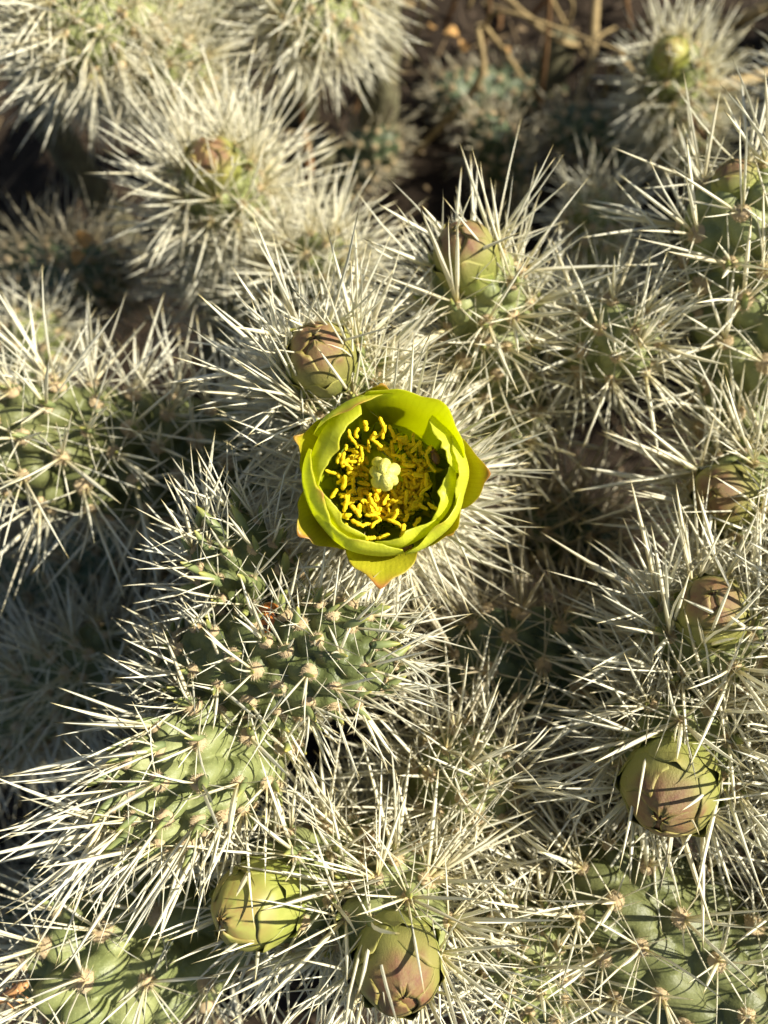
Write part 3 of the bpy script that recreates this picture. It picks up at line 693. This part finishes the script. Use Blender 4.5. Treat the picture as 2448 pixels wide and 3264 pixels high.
def anther_arrays(g):
    L = g.uniform(1.6, 3.0); R = g.uniform(.24, .36); bend = g.uniform(-1.8, 1.8)
    t = np.linspace(0, 1, 12); a = (t - .5) * bend
    pts = np.stack([(t - .5) * L, np.cos(a * 2) * L * .16 * np.sign(bend), .12 * np.sin(t * 5 + g.uniform(0, 6))], 1)
    rad = R * np.sqrt(np.maximum(1 - (2 * t - 1) ** 6, .03)) * g.uniform(.85, 1.15, 12)
    return tube(pts, rad, 8, None, .19, g), pts[0]
g = np.random.default_rng(91)
spots = []
def stamen(x, y, h, ang=None):
    (V, F, caps), end = anther_arrays(g)
    ang = g.uniform(0, 6.28) if ang is None else ang; tl = g.normal(0, .32)
    Rm = np.array(Matrix.Rotation(ang, 3, 'Z') @ Matrix.Rotation(tl, 3, 'Y') @ Matrix.Rotation(g.uniform(0, 6.28), 3, 'X'))
    o = np.array([x, y, h]); V = V @ Rm.T + o; e = o + Rm @ (end * .4)
    az = math.atan2(y, x) + g.normal(0, .25); rb = min(8.0, 4.2 + .35 * math.hypot(x, y)); b = np.array([rb * math.cos(az), rb * math.sin(az), -18.6 + .05 * rb ** 2 * .6])
    mid = (b + e) / 2 + np.array([math.cos(az), math.sin(az), 0]) * g.uniform(.2, 1.2) + g.normal(0, .3, 3)
    V2, F2, c2 = tube([b, mid, e], [.17, .14, .12], 5, 9)
    n1 = len(V); q = [F, F2 + n1]; t_ = [caps, c2 + n1]
    mi_ = np.concatenate([np.zeros(len(F)), np.ones(len(F2)), np.zeros(len(caps)), np.ones(len(c2))])
    ob('stamen', mesh('stamen', Fp(np.vstack([V, V2])), [np.vstack(q), np.vstack(t_)], [M_ANTHER, M_FIL], midx=mi_), flower)
# anthers seen one by one in the photograph (flower close-up pixels, 80 to the 3.54 mm), then the tangle round the style
A1 = [(620, 378), (672, 440), (700, 500), (728, 370), (757, 420), (522, 440), (560, 425), (470, 520), (440, 600), (425, 605), (598, 580), (372, 690), (495, 640), (520, 720), (540, 790), (450, 768),
      (385, 850), (460, 920), (512, 880), (535, 985), (445, 1015), (480, 1010), (570, 960), (500, 1105), (560, 1060), (630, 1080), (690, 1070), (655, 1180), (745, 1165), (875, 468), (945, 470), (965, 525), (1040, 600),
      (1075, 555), (925, 640), (850, 610), (900, 690), (1080, 680), (1000, 720), (1065, 760), (1040, 840), (1030, 940), (1100, 935), (980, 935), (835, 920), (660, 940), (830, 1000), (900, 1020), (980, 1050), (820, 1075), (870, 1120)]
for (cx, cy) in A1:
    x, y = (cx - 752) / 46.8, -(cy - 728) / 46.8; r = math.hypot(x, y)
    h = -7.0 + .62 * max(0, r - 3); f = (127.5 - h) / 127.5
    stamen(x * f, y * f, h)
for k in range(200):
    a = g.uniform(0, 6.28); r = 2.2 + 4.8 * math.sqrt(g.random()); a = a if g.random() < .4 else -math.pi * .4 + g.normal(0, 1.1)
    stamen(r * math.cos(a), r * math.sin(a), -9.8 + .55 * (r - 2) + g.normal(0, .8))
V, F, cp = tube([(0, 0, -19.5), (.05, 0, -12), (.05, .2, -5.0)], [1.15, 1.0, 1.5], 12, 14)
ob('style', mesh('style', Fp(V), [F, cp], M_STIGMA), flower)
for k in range(7):
    a = k * math.pi * 2 / 7 + .35 + g.normal(0, .10); hh = g.uniform(-.45, .45); w = g.uniform(.88, 1.15); o = 1.0 if k != 2 else 1.35
    tw = g.normal(0, .25); q = [(1.0, -8.2, 0), (1.5, -6.2, 0), (1.55, -4.5, 0), (1.15, -3.3, tw * .5), (.55, -2.75, tw), (.12, -3.0, tw)]
    pts = [(r_ * o * math.cos(a + t_), r_ * o * math.sin(a + t_) + .25, h_ + hh * (h_ > -7) - (.9 if k == 2 else 0)) for r_, h_, t_ in q]; pts = [(x_, y_, h_ + 1.2) for x_, y_, h_ in pts]
    V, F, cp = tube(pts, [.6, .88 * w, 1.0 * w, .95 * w, .85 * w, .5], 14, 34, .035, g)
    ob('stigma_lobe', mesh('stigma_lobe', Fp(V), [F, cp], M_STIGMA), flower)

# ------------------------------------------------------------------ insects
def ell(rx, ry, rz, cut=-1.0, nu=14, nv=20):
    u = np.linspace(0, math.acos(cut), nu); th = np.arange(nv) / nv * 2 * math.pi
    V = np.stack([rx * np.sin(u)[:, None] * np.cos(th), ry * np.sin(u)[:, None] * np.sin(th), np.repeat(rz * np.cos(u)[:, None], nv, 1)], -1).reshape(-1, 3)
    return V, grid_faces(nu, nv, True)
def insect_root(name, label, cat, pos, z, fwd, size):
    z = nrm(z); y = nrm(fwd - z * np.dot(fwd, z)); x = np.cross(y, z)
    r = bpy.data.objects.new(name, None); COL.objects.link(r); r.empty_display_size = .5
    r.matrix_basis = m4(x * size, y * size, z * size, pos); return tag(r, label, cat)
def legs(root, mat, spread=1.2, y0=.45, dy=.42, drop=.35, n=3, rad=.06):
    for s_ in (-1, 1):
        for k in range(n):
            y = y0 - k * dy
            V, F, c_ = tube([(s_ * .4, y, .05), (s_ * (spread * .75), y + .15 * (1 - k), .22), (s_ * spread, y + .3 * (1 - k), -drop)], [rad, rad * .8, rad * .5], 6, 9)
            ob('leg', mesh('leg', V, [F, c_], mat), root)
cr = CR
lp = P(583, 1338, .1395)
lb = insect_root('ladybird', 'orange ladybird with dark spots tucked between the leafy shoots', 'ladybird', lp, cr @ np.array([.15, .2, 1.0]), cr @ np.array([.25, -1, .1]), .0023)
V, F = ell(.98, 1.2, .85, -.05); ob('wing_case', mesh('wing_case', V, [F], M_LADY), lb)
V, F = ell(.62, .42, .5, -.3); ob('thorax', mesh('thorax', V + [0, 1.15, .08], [F], M_BLACK), lb)
V, F = ell(.38, .3, .32, -.9); ob('head', mesh('head', V + [0, 1.55, .05], [F], M_BLACK), lb)
V, F = ell(.9, 1.1, .18, -1); ob('belly', mesh('belly', V - [0, 0, .04], [F], M_BLACK), lb)
legs(lb, M_BLACK, 1.35, .7, .5)
for px_, py_, h, lab in ((1110, 600, -5.2, 'small dark brown beetle inside the flower near the upright petals'), (880, 1240, -3.6, 'small dark brown beetle half hidden under the lowest petal rim')):
    x, y = (px_ - 752) / 46.8, -(py_ - 728) / 46.8; f = (127.5 - h) / 127.5; pos = Fp(np.array([x * f, y * f, h])) + fbase
    b = insect_root('flower_beetle', lab, 'beetle', pos, FZ - .4 * (FX * x + FY * y) / 10, FX * -y + FY * x, .00085)
    V, F = ell(.8, 1.25, .6, -.6); ob('wing_case', mesh('wing_case', V, [F], M_BEETLE), b)
    V, F = ell(.6, .45, .45, -.8); ob('thorax', mesh('thorax', V + [0, 1.3, 0], [F], M_BEETLE), b)
    V, F = ell(.38, .32, .32, -.9); ob('head', mesh('head', V + [0, 1.75, 0], [F], M_BLACK), b)
    legs(b, M_BLACK, 1.2, .8, .6, .5)
hp = P(30, 2143, .1440)
hb = insect_root('leafhopper', 'small tan hopping insect clinging to spines of the fat green joint', 'insect', hp, cr @ np.array([-.45, .75, .75]), cr @ np.array([.75, .55, .05]), .00165)
V, F = ell(.42, 1.35, .42, -1); V[:, 2] -= .12 * V[:, 1] * 0; ob('abdomen', mesh('abdomen', V - [0, .15, 0], [F], M_HOPPER), hb)
V, F = ell(.46, .55, .44, -1); ob('thorax', mesh('thorax', V + [0, .85, .05], [F], M_HOPPER), hb)
V, F = ell(.40, .34, .36, -1); hd = ob('head', mesh('head', V + [0, 1.32, .02], [F], M_HOPPER), hb)
for s_ in (-1, 1):
    u = np.linspace(-1, 1, 7)[:, None]; t = np.linspace(0, 1, 11)[None, :]
    Pg = np.stack([s_ * (.28 + .24 * u + 0 * t), .75 - 2.6 * t + 0 * u, .46 - .35 * (u + .3) ** 2 * .8 - .05 * t], -1)
    Pg[..., 0] *= (1 - .55 * np.clip(t - .6, 0, 1) / .4 * np.abs(u))
    V, F, A = sheet(Pg, .05, np.zeros(Pg.shape)); ob('wing', mesh('wing', V, [F], M_HOPPER_DARK if s_ < 0 else M_HOPPER), hb)
    V, F = ell(.11, .13, .13, -1, 8, 10); ob('eye', mesh('eye', V + [s_ * .34, 1.36, .12], [F], M_BLACK), hd)
legs(hb, M_HOPPER, .95, .7, .6, 1.0, 3, .10)

# ------------------------------------------------------------------ dry stems, scraps of leaf
def twig(label, pts, rad, mat, seed, side=()):
    g = np.random.default_rng(seed); pts = np.array(pts); base = pts[0]
    V, F, c_ = tube(pts - base, rad, 9, 60, .05, g); V = V + g.normal(0, .00012, V.shape)
    root = ob('dry_twig', mesh('dry_twig', V, [F, c_], mat, np.tile([.5, g.random(), 0], (len(V), 1)))); root.location = tuple(base)
    tag(root, label, 'twig')
    for q, r in side:
        V, F, c_ = tube(np.array(q) - base, r, 7, 24, .05, g); ob('side_twig', mesh('side_twig', V, [F, c_], mat, np.tile([.5, .5, 0], (len(V), 1))), root)
def G(x, y, z=.002): return on_ground(x, y, z)
twig('straight tan twig dangling across the dark gap', [P(1290, -40, .385), P(1284, 60, .38), P(1275, 150, .378), P(1250, 215, .385), P(1238, 290, .395), G(1220, 330)], [.0019, .0018, .0017, .0012], M_TWIG, 1,
     [([P(1252, 210, .385), P(1232, 235, .395), G(1200, 280)], [.001, .0006])])
twig('arched dry stem curving beneath the pale yellow bud', [G(1300, 250), P(1330, 125, .335), P(1370, 172, .30), P(1460, 195, .275), P(1580, 182, .27), P(1700, 150, .29), G(1820, 140)], [.0014, .002, .002, .0018], M_TWIG, 2)
twig('looping dry stem above the pale yellow bud', [G(1380, 60), P(1480, 15, .35), P(1560, 48, .32), P(1640, 22, .31), P(1720, -30, .33), G(1800, -60)], [.0016, .002, .002, .0016], M_TWIG, 3)
twig('thin reddish twig hanging from the drooping branch end', [P(652, 225, .262), P(655, 280, .268), P(668, 340, .272), P(664, 395, .280), G(660, 450)], [.0008, .0011, .0016, .0009], M_TWIG_BROWN, 4)
twig('brown twig leaning along the shaded litter', [G(1080, 20), P(1075, 90, .42), P(1060, 170, .415), G(1050, 240)], [.0014, .0013, .001], M_TWIG_BROWN, 5)
twig('crooked twig crossing the litter at the bed of dry stems', [G(820, -10), P(930, 20, .43), P(1010, 5, .43), G(1120, 30)], [.0012, .0014, .001], M_TWIG, 6)
twig('short pinkish stalk poking up beside the thick upright branch', [P(1474, 190, .31), P(1478, 225, .285), P(1495, 262, .265), P(1525, 300, .25)], [.0007, .0009, .0008], M_TWIG_BROWN, 7)
LB = ['thin bent twig crossing the dark gap', 'thin forked twig above the dim distant shoot', 'fine curved stem over the sunken green joint', 'slender stem arching past the tan dangling twig', 'pale stem leaning beyond the dry curved stems', 'short crooked stem near the drooping branch end', 'wiry stem looping over the shaded litter', 'brittle straight stem lying on the shaded litter']
g = np.random.default_rng(321)
for k, (x, y, x2, y2) in enumerate(((900, 330, 1180, 240), (960, 60, 1160, 320), (880, 150, 1330, 60), (1150, 30, 1380, 210), (1330, 10, 1659, 110), (760, 260, 880, 120), (1010, 20, 1260, 120), (830, 60, 1040, 150))):
    a, b = G(x, y), G(x2, y2); h = g.uniform(.02, .07); m1 = a * .7 + b * .3 + [g.normal(0, .01), g.normal(0, .01), h]; m2 = a * .3 + b * .7 + [g.normal(0, .012), g.normal(0, .012), h * g.uniform(.6, 1.2)]
    twig(LB[k], [a, m1, m2, b], [.0011, .0013, .0011, .0006], (M_TWIG, M_TWIG_BROWN)[k % 2], 40 + k, [([m2, m2 + [g.normal(0, .015), g.normal(0, .015), .02], m2 + [g.normal(0, .03), g.normal(0, .03), .015]], [.0008, .0004])])
def scrap(label, pos, size, dirv, seed):
    g = np.random.default_rng(seed); u = np.linspace(-1, 1, 9)[:, None]; t = np.linspace(0, 1, 11)[None, :]
    w = np.sin(np.clip(t * .94 + .04, 0, 1) * math.pi) ** .6
    Pg = np.stack([.42 * u * w, t - .5 + 0 * u, .22 * (u * w) ** 2 + .12 * np.sin(t * 4 + u) + .03 * g.normal(0, 1, (9, 11))], -1)
    V, F, A = sheet(Pg, .06, np.full(Pg.shape, .4))
    o = ob('dry_leaf', mesh('dry_leaf', V, [F], M_DRYLEAF, A)); x, y, z = frame_z(dirv, g.uniform(0, 6)); o.matrix_basis = m4(x * size, y * size, z * size, pos)
    tag(o, label, 'dry leaf')
scrap('curled orange scrap of dry leaf, the rounder of two', P(182, 516, .240), .0052, cr @ np.array([.3, .2, 1]), 2)
scrap('curled orange scrap of dry leaf, the narrower of two', P(170, 557, .245), .0048, cr @ np.array([.1, .6, .8]), 3)
for k, (x, y, sz) in enumerate(((975, 75, .0070), (1000, 98, .0060), (930, 60, .005), (1090, 110, .005))):
    scrap(['large pink-tan dry leaf lying in the litter', 'second pink-tan dry leaf beside the large one', 'small curled dry leaf by the crooked twig', 'pale dry leaf fragment near the brown leaning twig'][k], on_ground(x, y, .012), sz, np.array([.4, .1, 1]), 20 + k)
